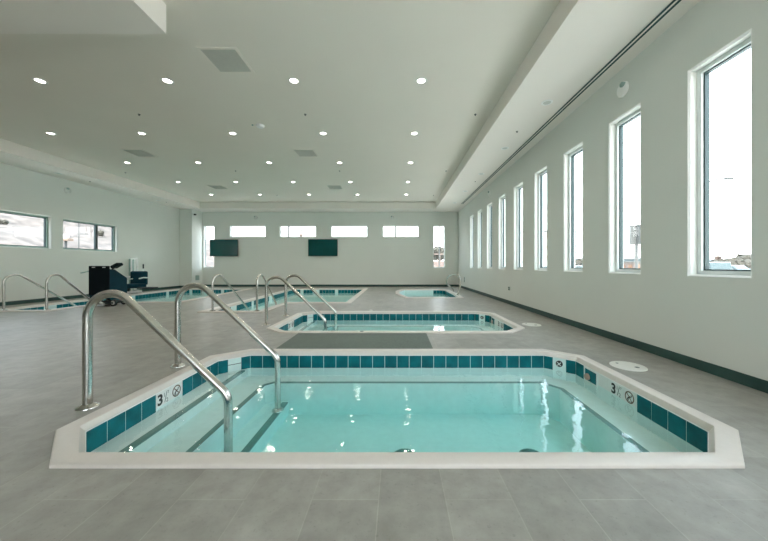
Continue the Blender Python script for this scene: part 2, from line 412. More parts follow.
def pool(label, outer, zf, lists, wide=.11, pitch=.1527, centre=None):
    cx = sum(p[0] for p in outer)/len(outer); cy = sum(p[1] for p in outer)/len(outer)
    root = thing('pool', label, 'pool', (cx, cy, 0))
    w2 = wide+.025
    prof = [(.0, -.10), (.0, .012), (.003, .018), (.010, .022), (wide-.008, .022), (wide, .019), (wide+.004, .012), (w2, -.023), (w2, -.06)]
    b = MB(); b.sweep([ring3(inset(outer, o), z) for o, z in prof])
    b.build('coping', M['coping'], root, smooth=True)
    inner = inset(outer, w2+.004)
    b = MB()
    b.sweep([ring3(inner, -.03), ring3(inner, zf)]); b.prism(inner, None, zf)
    b.build('shell', M['plaster'], root)
    # upper white waterline course the tiles are set in
    b = MB(); b.sweep([ring3(inset(outer, w2-.012), -.0215), ring3(inset(outer, w2+.0035), -.0215), ring3(inset(outer, w2+.0035), -.19)])
    b.build('waterline_course', M['grout'], root)
    n = len(inner)
    def flush(tl):
        if tl.v: tl.build('tile_band', M['tile'], root, bevel=.001)
        return MB()
    ft = inset(outer, w2+.0035)
    for i in range(n):
        p0, p1 = Vector(ft[i]), Vector(ft[(i+1) % n])
        seq = lists.get(i)
        ln = (p1-p0).length
        if seq is None: seq = ['t']*max(1, round(ln/pitch))
        wd = {'t': 1, 'm3': 1.1, 'nd': 1.1, 'blank': 1.2, 'sk': 1.6, 'jet': 1.3, 'slot': 1.3, 'w': 1}
        tot = sum(wd[k] for k in seq); pos = 0
        right = (p0-p1).normalized(); dirv = -right; tl = MB()
        nn = Vector((-dirv.y, dirv.x, 0)); r3 = Vector((right.x, right.y, 0))
        for k in seq:
            w = wd[k]/tot*ln; c = p1+right*(pos+w/2); pos += w
            Mx = wallM((c.x, c.y, -.103), r3, nn)
            hw, hh = w/2-.0028, .075
            if k != 't': tl = flush(tl)
            if k == 't':
                tl.box(-hw, hw, -hh, hh, 0, .003, M=Mx)
            elif k in ('m3', 'nd', 'blank'):
                q = MB(); q.box(-hw, hw, -hh+.03, hh, 0, .003, M=Mx)
                nm = {'m3': 'depth_marker', 'nd': 'no_diving_tile', 'blank': 'blank_tile'}[k]
                t = q.build(nm, M['grout'], root)
                Q = wallM((c.x+nn.x*.0032, c.y+nn.y*.0032, -.092), r3, nn)
                def sub(me_or_b, name, m):
                    if isinstance(me_or_b, MB): o = me_or_b.build(name, m)
                    else: o = bpy.data.objects.new(name, me_or_b); COL.objects.link(o)
                    o.parent = t; o.location = -Vector(root.location)-t.location
                if k == 'm3':
                    sub(text_mesh('3', .098, Q @ Matrix.Translation((-.036, .0, 0)), M['black'], 'numeral', t, bold=.035), 'numeral', None)
                    sub(text_mesh('1', .036, Q @ Matrix.Translation((.012, .024, 0)), M['inkgrey'], 'fraction', t), 'fraction', None)
                    sub(text_mesh('/', .075, Q @ Matrix.Translation((.027, -.006, 0)), M['inkgrey'], 'fraction', t), 'fraction', None)
                    sub(text_mesh('2', .036, Q @ Matrix.Translation((.045, -.031, 0)), M['inkgrey'], 'fraction', t), 'fraction', None)
                    sub(text_mesh('FT', .024, Q @ Matrix.Translation((.052, .034, 0)), M['inkgrey'], 'unit_lettering', t), 'unit_lettering', None)
                elif k == 'nd':
                    sub(xf(ringmb(.043, .053, .001), Q), 'prohibition_ring', M['brown'])
                    q = MB()
                    q.box(-.047, .047, -.004, .004, .001, .0018, M=Q @ Matrix.Rotation(math.radians(-45), 4, 'Z'))
                    sub(q, 'slash', M['brown'])
                    q = MB()
                    q.box(-.030, .008, -.006, .006, 0, .001, M=Q @ Matrix.Translation((.002, .004, 0)) @ Matrix.Rotation(math.radians(40), 4, 'Z'))
                    q.box(-.022, .004, -.004, .004, 0, .001, M=Q @ Matrix.Translation((.022, .024, 0)) @ Matrix.Rotation(math.radians(75), 4, 'Z'))
                    q.lathe([(.0, .001), (.009, .001), (.009, 0)], n=12, M=Q @ Matrix.Translation((-.018, -.022, 0)))
                    q.box(-.03, .03, -.002, .002, 0, .001, M=Q @ Matrix.Translation((0, -.035, 0)))
                    sub(q, 'diver_symbol', M['black'])
            elif k == 'jet':
                q = MB(); Q = wallM((c.x, c.y, -.092), r3, nn)
                q.lathe([(.0, .012), (.030, .012), (.036, .006), (.038, 0)], n=20, M=Q)
                jt = q.build('return_jet', M['black'], root)
                q = MB()
                for a in (45, -45): q.box(-.028, .028, -.004, .004, .0125, .014, M=Q @ Matrix.Rotation(math.radians(a), 4, 'Z'))
                o = q.build('cross_grille', M['grout']); o.parent = jt; o.location = -Vector(root.location)-jt.location
            elif k == 'slot':
                q = MB(); q.box(-.07, .07, -.004, .003, 0, .003, M=wallM((c.x, c.y, -.095), r3, nn))
                q.build('slot_line', M['inkgrey'], root)
            elif k == 'sk':
                q = MB(); Q = wallM((c.x, c.y, -.100), r3, nn); hw -= .02
                q.box(-hw-.012, hw+.012, .058, .070, -.002, .006, M=Q); q.box(-hw-.012, hw+.012, -.075, -.064, -.002, .006, M=Q)
                q.box(-hw-.012, -hw, -.064, .058, -.002, .006, M=Q); q.box(hw, hw+.012, -.064, .058, -.002, .006, M=Q)
                sk = q.build('skimmer_frame', M['grout'], root)
                q = MB(); q.box(-hw, hw, -.064, .058, .0005, .002, M=Q)
                o = q.build('skimmer_mouth', M['tile']); o.parent = sk; o.location = -Vector(root.location)-sk.location
                q = MB(); q.lathe([(.0, .03), (.028, .03), (.034, .02), (.034, .002)], n=16, M=Q @ Matrix.Translation((-hw*.45, -.022, 0)))
                o = q.build('skimmer_float', M['float']); o.parent = sk; o.location = -Vector(root.location)-sk.location
        tl = flush(tl)
    return root, inset(outer, w2-.004)

def water(outer, zf, label, wide=.11):
    poly = inset(outer, wide+.025+.0005)
    cx = sum(p[0] for p in poly)/len(poly); cy = sum(p[1] for p in poly)/len(poly)
    b = MB(); b.prism(poly, zf-.02, ZW)
    return tag(b.build('pool_water', M['water'], loc=(cx, cy, ZW)), label, 'water', kind='stuff')

seqs = {2: ['t', 'sk', 'blank', 'm3', 'nd', 't', 't', 't', 't'], 3: ['t', 'jet', 't'], 5: ['t', 'slot', 't'],
        6: ['t', 't', 't', 't', 'm3', 'nd', 't', 't', 't', 't']}
EZ = lambda e: 1.085-e
def octa_pool(outer, dx, dy, label, wlabel):
    zf = EZ(1.72)
    root, _ = pool(label, outer, zf, seqs)
    inn = inset(outer, .135)
    z2, z1, z3 = EZ(1.36), EZ(1.262), EZ(1.566)
    hole = [(-1.49, 2.05), (1.79, 2.05), (1.79, 3.30), (1.66, 3.46), (-1.42, 3.46), (-1.49, 3.39)]
    hole = [(x+dx, y+dy) for x, y in hole]
    b = MB(); b.prism(inn, zf+.001, z2, holes=[list(reversed(hole))])
    b.build('bench', M['plaster'], root)
    b = MB(); b.prism(inset(hole, -.052), z2-.012, z2+.0015, holes=[list(reversed(inset(hole, -.001)))])
    b.build('bench_nosing', M['nosing'], root)
    b = MB(); b.prism(clip(inn, 1, 0, -1.83+dx), z2+.0005, z1)
    b.build('top_step', M['plaster'], root)
    b = MB(); b.box(-1.884+dx, -1.829+dx, 1.9+dy, 3.61+dy, z1-.012, z1+.0015)
    b.build('step_nosing', M['nosing'], root)
    b = MB(); b.box(-1.489+dx, -1.25+dx, 2.051+dy, 3.459+dy, zf+.001, z3)
    b.build('lower_step', M['plaster'], root)
    b = MB(); b.box(-1.312+dx, -1.249+dx, 2.051+dy, 3.44+dy, z3-.012, z3+.0015)
    b.build('step_nosing', M['nosing'], root)
    for x in (.07, 1.21):
        b = MB(); b.lathe([(.11, 0), (.11, .012), (.095, .02), (.0, .028)], (x+dx, 2.69+dy, zf), n=24)
        for k in range(10): b.box(-.085, .085, -.0035, .0035, .026, .030, M=Matrix.Translation((x+dx, 2.69+dy, zf)) @ Matrix.Rotation(k*PI/10, 4, 'Z'))
        b.build('drain_cover', M['nosing'], root)
    water(outer, zf, wlabel)
    return root
octa_pool(P1, 0, 0, 'nearest octagonal sunken spa pool with white coping and teal tiles', 'clear turquoise water in the nearest octagonal pool')
octa_pool(P2, -.02, 3.195, 'second octagonal spa pool, just behind the grey deck mat', 'clear turquoise water in the second octagonal pool behind the mat')

def simple_pool(outer, zf, label, wlabel, wide, steps=(), lists=None):
    root, _ = pool(label, outer, zf, lists or {}, wide=wide)
    inn = inset(outer, wide+.025)
    b = MB(); hole = inset(inn, .34)
    b.prism(inn, zf+.001, -.32, holes=[list(reversed(hole))]); b.build('bench', M['plaster'], root)
    b = MB(); b.prism(inset(hole, -.035), -.33, -.3185, holes=[list(reversed(inset(hole, -.001)))])
    b.build('bench_nosing', M['nosing'], root)
    water(outer, zf, wlabel, wide)
    return root
simple_pool(P3, -.6, 'small white-rimmed spa pool in the far right corner', 'water in the small spa pool in the far right corner', .15, lists={0: ['w'], 4: ['w']*9+['t']*2, 5: ['w'], 6: ['w'], 7: ['w']})
def lists_L(): return {4: ['t', 't', 'w', 't', 't', 't', 'm3', 'w', 't', 't', 't', 't', 't', 'w', 't', 't', 't', 't', 't', 't', 't', 't'],
                       5: (['t']*6+['w', 'w']+['t']*6+['w']+['t']*8+['w', 'w']+['t']*10+['w']+['t']*6)}
r4 = simple_pool(P4, -.75, 'L-shaped pool in the middle distance with stair bay, left of centre', 'water in the L-shaped pool left of centre', .17, lists=lists_L())
r5 = simple_pool(P5, -.75, 'L-shaped pool along the left wall, beside the pool lift', 'water in the L-shaped pool along the left wall', .17, lists=lists_L())
for r, x0, x1, y0 in ((r4, -4.40, -3.32, 7.15), (r5, -9.56, -8.49, 7.27)):
    for k in range(3):
        b = MB(); zt = (-.24, -.36, -.52)[k]
        b.box(x0+.34, x1-.34, y0+.32+k*.38, y0+.32+(k+1)*.38+(0 if k < 2 else .2), -.749, zt)
        b.build('step', M['plaster'], r)

# ------------------------------------------------------------------ handrails
def rail(base, label, phi=0, slope=.953, span=1.078, zfoot=-.481, hz=.87, group=None, zb=0.0, foot=True, rt=.030):
    """base (x,y); runs toward angle phi from +X"""
    X0, Y0 = base; dx, dy = math.cos(phi), math.sin(phi)
    root = thing('handrail', label, 'handrail', (X0, Y0, zb), group)
    r = .186; th = math.atan(slope); zc = hz-r
    pts = [(0, zb), (0, zb+.2), (0, zb+.45), (0, zc-.05)]
    a0, a1 = PI, PI/2-th
    for k in range(17):
        a = a0+(a1-a0)*k/16; pts.append((r+r*math.cos(a), zc+r*math.sin(a)))
    s1, z1 = pts[-1]; zcorner = z1-slope*(span-s1); rl = .15; turn = PI/2-th; tl = rl*math.tan(turn/2)
    c = (span-tl*math.cos(th), zcorner+tl*math.sin(th))
    for k in range(1, 6): pts.append((s1+(c[0]-s1)*k/6, z1+(c[1]-z1)*k/6))
    cc = (span-rl, zcorner-tl)
    for k in range(9):
        a = (PI/2-th)*(1-k/8); pts.append((cc[0]+rl*math.cos(a), cc[1]+rl*math.sin(a)))
    for k in range(1, 4): pts.append((span, cc[1]+(zfoot-cc[1])*k/3))
    b = MB(); b.tube([(X0+s*dx, Y0+s*dy, z) for s, z in pts], rt, 16)
    b.build('tube', M['steel'], root, smooth=True)
    b = MB(); b.lathe([(.070, 0), (.068, .006), (.05, .016), (.036, .026), (.031, .028)], (X0, Y0, zb), n=24)
    b.build('base_flange', M['steel'], root, smooth=True)
    if foot:
        b = MB(); b.lathe([(.062, 0), (.058, .010), (.045, .022), (.031, .028)], (X0+span*dx, Y0+span*dy, zfoot+.0015), n=24)
        b.build('foot_flange', M['steel'], root, smooth=True)
    return root
rail((-2.372, 2.30), 'nearest curved steel handrail, left of the front pool')
rail((-2.366, 3.24), 'second curved steel handrail at the front pool, behind the nearest one')
rail((-2.392, 5.495), 'curved steel handrail at the second pool, nearer of its pair', rt=.027)
rail((-2.392, 6.45), 'curved steel handrail at the second pool, farther of its pair', rt=.027)
rail((-4.315, 7.02), 'thin steel handrail at the left of the middle L-shaped pool bay', phi=math.radians(81), span=1.36, zfoot=-.52, zb=.022, hz=.86, rt=.024)
rail((-3.275, 7.02), 'thin steel handrail at the right of the middle L-shaped pool bay', phi=math.radians(90), span=1.10, zfoot=-.36, zb=.022, hz=.86, rt=.024)
rail((-9.36, 7.14), 'thin steel handrail at the far left edge of the photo', phi=math.radians(74), span=1.36, slope=.86, zfoot=-.52, zb=.022, hz=.86, rt=.024)
rail((-8.34, 7.14), 'thin steel handrail just left of the navy cart', phi=math.radians(90), span=1.12, zfoot=-.36, zb=.022, hz=.86, rt=.024)
# loop rail at the small far spa
def pix(x, y, Y): return ((x-397)*Y/300, Y, 1.085-(y-265.5)*Y/300)
ctl = [pix(457.3, 295.3, 10.75), pix(459.2, 290, 10.77), pix(460.6, 284, 10.8), pix(460.5, 279, 10.85), pix(457.5, 275.4, 10.95), pix(453, 274.2, 11.1),
       pix(448.8, 276.2, 11.3), pix(446.9, 280, 11.5), pix(447, 283.6, 11.65), pix(449.3, 286, 11.85), pix(452, 288.3, 12.1), pix(453.2, 290.6, 12.25), pix(453.2, 295, 12.3)]
ctl[0] = (ctl[0][0], ctl[0][1], .022)
def smoothc(p, n=6):
    p = [Vector(q) for q in p]; out = []
    for i in range(len(p)-1):
        a, b_, c, d = p[max(i-1, 0)], p[i], p[i+1], p[min(i+2, len(p)-1)]
        for k in range(n):
            t = k/n; out.append(.5*((2*b_)+(-a+c)*t+(2*a-5*b_+4*c-d)*t*t+(-a+3*b_-3*c+d)*t**3))
    out.append(p[-1]); return out
root = thing('handrail', 'hooped steel handrail at the small far right spa', 'handrail', ctl[0])
b = MB(); b.tube(smoothc(ctl), .028, 12); b.build('tube', M['steel'], root, smooth=True)
b = MB(); b.lathe([(.065, 0), (.062, .008), (.03, .025)], ctl[0], n=20); b.build('base_flange', M['steel'], root, smooth=True)

# ------------------------------------------------------------------ deck items
b = MB(); b.box(-1.57, .467, 3.862, 4.775, 0, .010)
tag(b.build('deck_mat', M['mat'], bevel=.003), 'dark grey textured mat between the two octagonal pools', 'mat')
def lid(x, y, r, label):
    root = thing('skimmer_lid', label, 'lid', (x, y, 0))
    b = MB(); b.lathe([(r, 0), (r, .004), (r-.004, .007), (r-.02, .007), (r-.022, .005), (r-.028, .005), (r-.03, .0075), (.0, .0085)], (x, y, 0), n=40)
    b.build('cover', M['lid'], root, smooth=True)
    b = MB(); b.lathe([(.022, 0), (.022, .0022), (0, .0022)], (x+.05, y-.06, .0075), n=14); b.build('finger_hole', M['inkgrey'], root)
    b = MB(); b.lathe([(.014, 0), (.014, .0022), (0, .0022)], (x-.06, y+.08, .0075), n=14); b.build('finger_hole', M['inkgrey'], root)
lid(2.487, 3.23, .165, 'round white skimmer lid in the deck right of the front pool')
lid(2.46, 5.49, .165, 'round white skimmer lid in the deck right of the second pool')
for (px, py, lb) in ((371, 310.4, 'small pale drain cap on the far coping of the second pool'), (357.3, 331.2, 'small pale drain cap on the near coping of the second pool')):  # small raised discs on the coping, purpose unknown
    Z = 318.9/(py-265.5); b = MB(); b.lathe([(.04, 0), (.04, .006), (.03, .012), (0, .014)], ((px-397)*Z/300, Z, .0215), n=18)
    tag(b.build('coping_disc', M['lid'], smooth=True), lb, 'disc')
Z = 318.9/(331.4-265.5); b = MB(); b.lathe([(.03, 0), (.03, .004), (0, .008)], ((361.8-397)*Z/300, Z, .0215), n=18)
tag(b.build('coping_disc', M['inkgrey'], smooth=True), 'small dark drain cap on the near coping of the second pool', 'disc')

# ------------------------------------------------------------------ wheeled cart
cx0, cx1, cy0, cy1 = -8.14, -7.605, 7.92, 8.46
root = thing('pool_lift_cart', 'navy and black wheeled cabinet cart standing on the deck at left', 'cart', ((cx0+cx1)/2, (cy0+cy1)/2, 0))
b = MB()
prof = [(cy0+.02, .20), (cy1, .16), (cy1, .735), (8.10, .975), (cy0+.02, .99)]
n = len(prof)
b.add([(cx0, y, z) for y, z in prof]+[(cx1, y, z) for y, z in prof], [tuple(range(n)), tuple(range(2*n-1, n-1, -1))]+[(i, n+i, n+(i+1) % n, (i+1) % n) for i in range(n)])
b.build('cabinet', M['navy'], root, bevel=.012)
b = MB(); b.box(cx0-.004, cx1+.004, cy0, cy0+.024, .30, 1.075); b.build('front_panel', M['navydark'], root, bevel=.006)
for x in (cx0+.13, cx1-.13):
    b = MB(); b.box(x-.04, x+.04, cy0-.006, cy0+.002, 1.025, 1.05); b.build('latch', M['ltgrey'], root)
b = MB(); b.tube([(cx0-.0, cy0+.05, .95), (cx0-.10, cy0+.05, .92), (cx0-.22, cy0+.05, .89)], .015, 8); b.tube([(cx0-.26, cy0+.05, .885), (cx0-.19, cy0+.05, .90)], .016, 8)
b.build('side_handle', M['plate'], root, smooth=True)
b = MB(); R_ = Matrix.Translation((cx1+.10, 8.02, 1.075)) @ Matrix.Rotation(math.radians(-28), 4, 'Y')
b.box(-.09, .12, -.09, .09, -.04, .04, M=R_); b.build('control_tray', M['navydark'], root, bevel=.02)
b = MB(); b.tube([(cx1-.02, 8.02, .97), (cx1+.08, 8.02, 1.05)], .02, 10); b.build('tray_arm', M['rubber'], root)
b = MB(); b.box(cx0+.05, cx1+.08, cy0-.05, cy1, .07, .12); b.build('chassis', M['rubber'], root, bevel=.01)
b = MB(); b.tube([(cx0+.14, cy0-.06, .14), (cx0+.28, cy0-.08, .17), (cx0+.38, cy0-.06, .10), (cx0+.46, cy0-.06, .06)], .035, 10); b.build('bracket', M['ltgrey'], root, smooth=True)
def wheel(x, y, r):
    Mx = Matrix.Translation((x, y, r)) @ Matrix.Rotation(PI/2, 4, 'X')
    b = MB(); b.lathe([(r*.55, -.02), (r*.9, -.024), (r, -.016), (r, .016), (r*.9, .024), (r*.55, .02)], n=24, M=Mx)
    w = b.build('wheel', M['rubber'], root, smooth=True)
    b = MB(); b.lathe([(0, -.027), (r*.3, -.027), (r*.58, -.021), (r*.58, .021), (r*.3, .027), (0, .027)], n=20, M=Mx)
    h = b.build('hub', M['ltgrey'], None, smooth=True); h.parent = w; h.location = -Vector(root.location)-w.location
wheel(cx1+.06, cy0+.06, .095); wheel(cx0+.08, cy0+.04, .07); wheel(cx1-.02, cy1-.08, .08); wheel(cx0+.08, cy1-.08, .08)

# ------------------------------------------------------------------ pool lift with chair
LX, LY = -10.2, 11.45
root = thing('pool_lift', 'pool access lift with navy seat and pale mast by the left wall', 'pool lift', (LX, LY, 0))
b = MB()
b.box(-10.48, -10.04, LY+.16, LY+.40, 0, .05); b.box(-10.48, -10.30, LY-.1, LY+.16, 0, .05); b.build('base_plate', M['ltgrey'], root, bevel=.01)
b = MB(); b.box(-10.46, -10.36, LY+.24, LY+.36, .05, 1.345); b.build('mast', M['plate'], root, bevel=.008)
b = MB(); b.tube(smoothc([(-10.33, LY+.22, .08), (-10.33, LY+.22, .8), (-10.33, LY+.22, 1.30), (-10.29, LY+.22, 1.345), (-10.14, LY+.22, 1.345), (-10.10, LY+.22, 1.30), (-10.10, LY+.22, .8), (-10.10, LY+.22, .40)], 4), .028, 10)
b.build('mast_frame', M['white'], root, smooth=True)
b = MB(); b.box(-10.36, -10.28, LY+.05, LY+.26, .60, .68); b.box(-10.30, -9.8, LY+.02, LY+.1, .60, .66); b.build('arm', M['white'], root, bevel=.008)
def soft(x0, x1, y0, y1, z0, z1, name, m, bev):
    b = MB(); b.box(x0, x1, y0, y1, z0, z1); return b.build(name, m, root, bevel=bev, smooth=True)
o = soft(-10.18, -9.54, LY-.03, LY+.07, .34, .87, 'backrest', M['navy'], .05)
o = soft(-10.14, -9.56, LY-.42, LY+.02, .24, .40, 'seat', M['navy'], .04)
for x in (-10.20, -9.53):
    b = MB(); b.tube([(x, LY+.0, .62), (x, LY-.18, .63), (x, LY-.36, .60)], .024, 10); b.build('armrest', M['ltgrey'] if x < -9 else M['rubber'], root, smooth=True)
b = MB(); b.tube([(-9.72, LY-.42, .60), (-9.96, LY-.40, .56), (-10.16, LY-.38, .60)], .018, 8); b.build('lap_bar', M['ltgrey'], root, smooth=True)
b = MB(); b.box(-10.12, -10.02, LY-.30, LY-.2, .12, .27); b.build('seat_post', M['rubber'], root)
b = MB(); b.box(-9.58, -8.98, LY-.42, LY-.16, .22, .28); b.build('footrest', M['rubber'], root, bevel=.012)
b = MB(); b.tube([(-9.70, LY+.02, .80), (-9.70, LY+.02, .98)], .009, 8); b.build('control_stalk', M['white'], root)
b = MB(); b.tube([(-9.70, LY+.02, .97), (-9.70, LY+.02, 1.14)], .022, 10); b.build('stalk_grip', M['rubber'], root, smooth=True)
b = MB(); b.box(-10.16, -9.98, LY-.3, LY+.30, .05, .12); b.build('cross_beam', M['white'], root, bevel=.008)

# ------------------------------------------------------------------ wall mounted things
def tv(x0, x1, z0, z1, label):
    root = thing('wall_screen', label, 'screen', ((x0+x1)/2, YB, (z0+z1)/2))
    b = MB(); b.box(x0, x1, YB-.11, YB-.06, z0, z1); b.build('housing', M['tvframe'], root, bevel=.006)
    b = MB(); b.box(x0+.012, x1-.012, YB-.1125, YB-.1095, z0+.02, z1-.012); b.build('display', M['tv'], root)
    b = MB(); b.box((x0+x1)/2-.2, (x0+x1)/2+.2, YB-.06, YB, (z0+z1)/2-.15, (z0+z1)/2+.15); b.build('wall_bracket', M['rubber'], root)
tv(-9.56, -8.13, 1.555, 2.415, 'left of two dark wall screens, overlapping the slim window')
tv(-4.54, -3.04, 1.562, 2.43, 'right of two dark wall screens, between clerestory windows')

def wall_device(W, u, v, label):
    o = W(u, 0, v); root = thing('wall_strobe', label, 'wall device', o)
    z = Vector(W(u, -1, v))-Vector(o); z.normalize(); x = Vector((0, 0, 1)).cross(z); Mx = Matrix((x, (0, 0, 1), z)).transposed().to_4x4(); Mx.translation = o
    b = MB(); b.lathe([(.10, 0), (.10, .018), (.085, .035), (.05, .045), (0, .048)], n=28, M=Mx); b.build('housing', M['white'] if W is WR else M['ltgrey'], root, smooth=True)
    b = MB(); b.lathe([(.034, 0), (.034, .035), (.02, .045), (0, .048)], n=18, M=Mx @ Matrix.Translation((-.03 if W is not WR else .04, .045, .028))); b.build('sensor', M['plate'], root, smooth=True)
wall_device(WR, 4.17, 3.53, 'round white device high on the right wall near the second window')
wall_device(WR, 10.2, 3.53, 'round white device high on the right wall near the far windows')
wall_device(WL, 9.65, 3.50, 'round device high on the left wall above the windows')
wall_device(WB, -7.27, 3.55, 'round device on the far wall above the left clerestory window')
wall_device(WB, -.25, 3.55, 'round device on the far wall above the right clerestory windows')

root = thing('security_camera', 'small black dome camera on the corner pier', 'camera', (-10.0, 14.75, 3.6))
b = MB(); b.box(-10.0, -9.97, 14.69, 14.81, 3.58, 3.66); b.build('mount', M['ltgrey'], root, bevel=.005)
b = MB(); b.lathe([(0, -.055), (.045, -.04), (.06, 0), (.05, .02), (0, .025)], (-9.93, 14.75, 3.60), n=20); b.build('dome', M['black'], root, smooth=True)

def plate(W, u, v, w, h, m, label, holes=True):
    root = thing('wall_outlet', label, 'outlet', W(u, 0, v))
    b = MB(); p = [W(u+a*w/2, d, v+c*h/2) for c in (-1, 1) for d in (0, -.012) for a in (-1, 1)]
    b.add(p, [(0,2,3,1),(4,5,7,6),(0,1,5,4),(1,3,7,5),(3,2,6,7),(2,0,4,6)]); b.build('cover_plate', m, root, bevel=.003)
    for s in ((-.25, .25) if holes else ()):
        b = MB(); p = [W(u+a*w*.28, d, v+s*h+c*h*.15) for c in (-1, 1) for d in (-.0115, -.015) for a in (-1, 1)]
        b.add(p, [(0,2,3,1),(4,5,7,6),(0,1,5,4),(1,3,7,5),(3,2,6,7),(2,0,4,6)]); b.build('socket', M['rubber'], root)
WP = lambda u, d, v: (-10.0-d, u, v)
plate(WR, 8.42, .44, .13, .10, M['plate'], 'low outlet plate in the right wall below the fifth window')
plate(WR, 14.0, .43, .10, .24, M['plate'], 'grey outlet plate on the right wall by the far corner')
plate(WP, 15.02, .47, .28, .24, M['plate'], 'grey panel low on the corner pier', False)

# ------------------------------------------------------------------ ceiling fittings
def downlight(x, y, z, lit, label, group, first=[None, None]):
    i = 0 if lit else 1
    if first[i] is None:
        root = thing('downlight', label, 'ceiling light', (x, y, z), group)
        b = MB(); L = []
        for r, h in ((.090, 0), (.089, -.006), (.080, -.009), (.064, -.008), (.060, -.002), (.060, 0)):
            L.append([(x+r*math.cos(2*PI*k/28), y+r*math.sin(2*PI*k/28), z+h) for k in range(28)])
        b.sweep(L); b.build('trim_ring', M['white'], root, smooth=True)
        b = MB(); b.lathe([(.062, -.0015), (.062, -.003), (.04, -.0045), (0, -.005)], (x, y, z), n=28); b.build('lens', M['lens'] if lit else M['lensoff'], root, smooth=True)
        if lit:
            ld = bpy.data.lights.new('lamp', 'SPOT'); ld.energy = LAMP; ld.spot_size = math.radians(150); ld.spot_blend = .6; ld.shadow_soft_size = .07; ld.color = (1, .88, .74)
            lo = bpy.data.objects.new('lamp', ld); COL.objects.link(lo); lo.parent = root; lo.location = (0, 0, -.02)
        first[i] = root; return root
    return copy_tree(first[i], (x, y, z), label, group)
LAMP = 10.5
cols = [-7.99, -5.89, -3.79, -1.70, .40]
rowY = [4.95, 6.92, 8.89, 10.95, 12.9]
rown = ['row nearest the camera', 'second row', 'middle row', 'fourth row', 'row farthest away']
coln = ['leftmost', 'second from the left', 'middle', 'second from the right', 'rightmost']
for r, y in enumerate(rowY):
    for c, x in enumerate(cols):
        if r == 0 and c == 0: continue
        downlight(x, y, ZC, True, 'lit recessed ceiling downlight, %s in the %s' % (coln[c] if r else ['', 'leftmost', 'second from the left', 'second from the right', 'rightmost'][c], rown[r]), 'lit downlights in the tray ceiling')
for k, y in enumerate([5.06, 7.03, 9.0, 11.1, 13.15]):
    downlight(2.53, y, ZS, False, 'unlit recessed downlight in the right soffit, %s from the near end' % ordn[k], 'unlit downlights in the right soffit')
for k, y in enumerate([8.95, 12.7]):
    downlight(-10.1, y, ZS, False, 'unlit recessed downlight in the left soffit, %s' % ['nearer one', 'farther one'][k], 'unlit downlights in the left soffit')

spr0 = [None]
def sprinkler(x, y, z, label):
    if spr0[0] is None:
        root = thing('sprinkler', label, 'sprinkler', (x, y, z), 'ceiling sprinklers')
        b = MB(); b.lathe([(.024, 0), (.023, -.004), (.009, -.006), (.009, -.02), (.004, -.022)], (x, y, z), n=16); b.build('escutcheon', M['dot'], root, smooth=True)
        b = MB(); b.lathe([(.0, -.022), (.015, -.022), (.015, -.025), (0, -.025)], (x, y, z), n=14); b.build('deflector', M['dot'], root)
        spr0[0] = root
    else: copy_tree(spr0[0], (x, y, z), label)
for r, y in enumerate([6.05, 9.66, 13.0]):
    for c, x in enumerate([-5.2, -1.85, 1.58]):
        sprinkler(x, y, ZC, 'small sprinkler head in the tray ceiling, %s, %s' % (['near row', 'middle row', 'far row'][r], ['left one', 'centre one', 'right one'][c]))
sprinkler(-8.9, 9.83, ZC, 'small sprinkler head in the tray ceiling close to the left soffit')
sprinkler(2.46, 6.15, ZS+.003, 'small sprinkler head in the right soffit, nearer one')
sprinkler(2.56, 9.8, ZS+.003, 'small sprinkler head in the right soffit, farther one')
sprinkler(-10.03, 9.8, ZS+.003, 'small sprinkler head in the left soffit, nearer one')
sprinkler(-10.0, 13.0, ZS+.003, 'small sprinkler head in the left soffit, farther one')

root = thing('smoke_detector', 'pale round smoke detector in the ceiling beyond the nearest light row', 'smoke detector', (-2.98, 6.53, ZC))
b = MB(); b.lathe([(.09, 0), (.088, -.02), (.07, -.04), (0, -.045)], (-2.98, 6.53, ZC), n=24); b.build('housing', M['white'], root, smooth=True)
b = MB(); b.lathe([(.02, 0), (.018, -.02), (0, -.022)], (-3.13, 6.50, ZC), n=14); b.build('test_lamp', M['plate'], root, smooth=True)

vent0 = [None]
def vent(x, y, label):
    if vent0[0] is None:
        root = thing('ceiling_vent', label, 'vent', (x, y, ZC), 'square ceiling vents'); h = .246; f = .285; z = ZC
        b = MB(); sq = lambda a, zz: [(x-a, y-a, zz), (x+a, y-a, zz), (x+a, y+a, zz), (x-a, y+a, zz)]
        b.sweep([sq(f, z), sq(f-.006, z-.008), sq(h, z-.010), sq(h-.004, z-.001)]); b.build('frame', M['ceil'], root)
        b = MB(); b.box(x-h, x+h, y-h, y+h, z-.003, z-.0005)
        for k in range(24): 
            yy = y-h+(k+.5)*2*h/24; b.box(x-h, x+h, yy-.004, yy+.004, z-.008, z-.003)
        b.build('grille', M['grille'], root)
        vent0[0] = root
    else: copy_tree(vent0[0], (x, y, ZC), label)
vent(-2.53, 4.47, 'large square ceiling vent nearest the camera')
vent(-2.47, 8.13, 'square ceiling vent at the centre, second in its line')
vent(-2.42, 11.65, 'small far square ceiling vent, third in the centre line')
vent(-6.97, 8.13, 'square ceiling vent at left, nearer of the left line')
vent(-6.97, 11.67, 'square ceiling vent at left, farther of the left line')

root = thing('linear_diffuser', 'long two-slot air diffuser along the right soffit', 'air diffuser', (2.91, 5, ZS))
b = MB(); b.box(2.848, 2.955, YF+.3, 13.4, ZS-.004, ZS); b.build('frame', M['soffit'], root)
for x in (2.873, 2.930):
    b = MB(); b.box(x-.0145, x+.0145, YF+.32, 13.38, ZS-.0065, ZS-.003); b.build('slot', M['slot'], root)

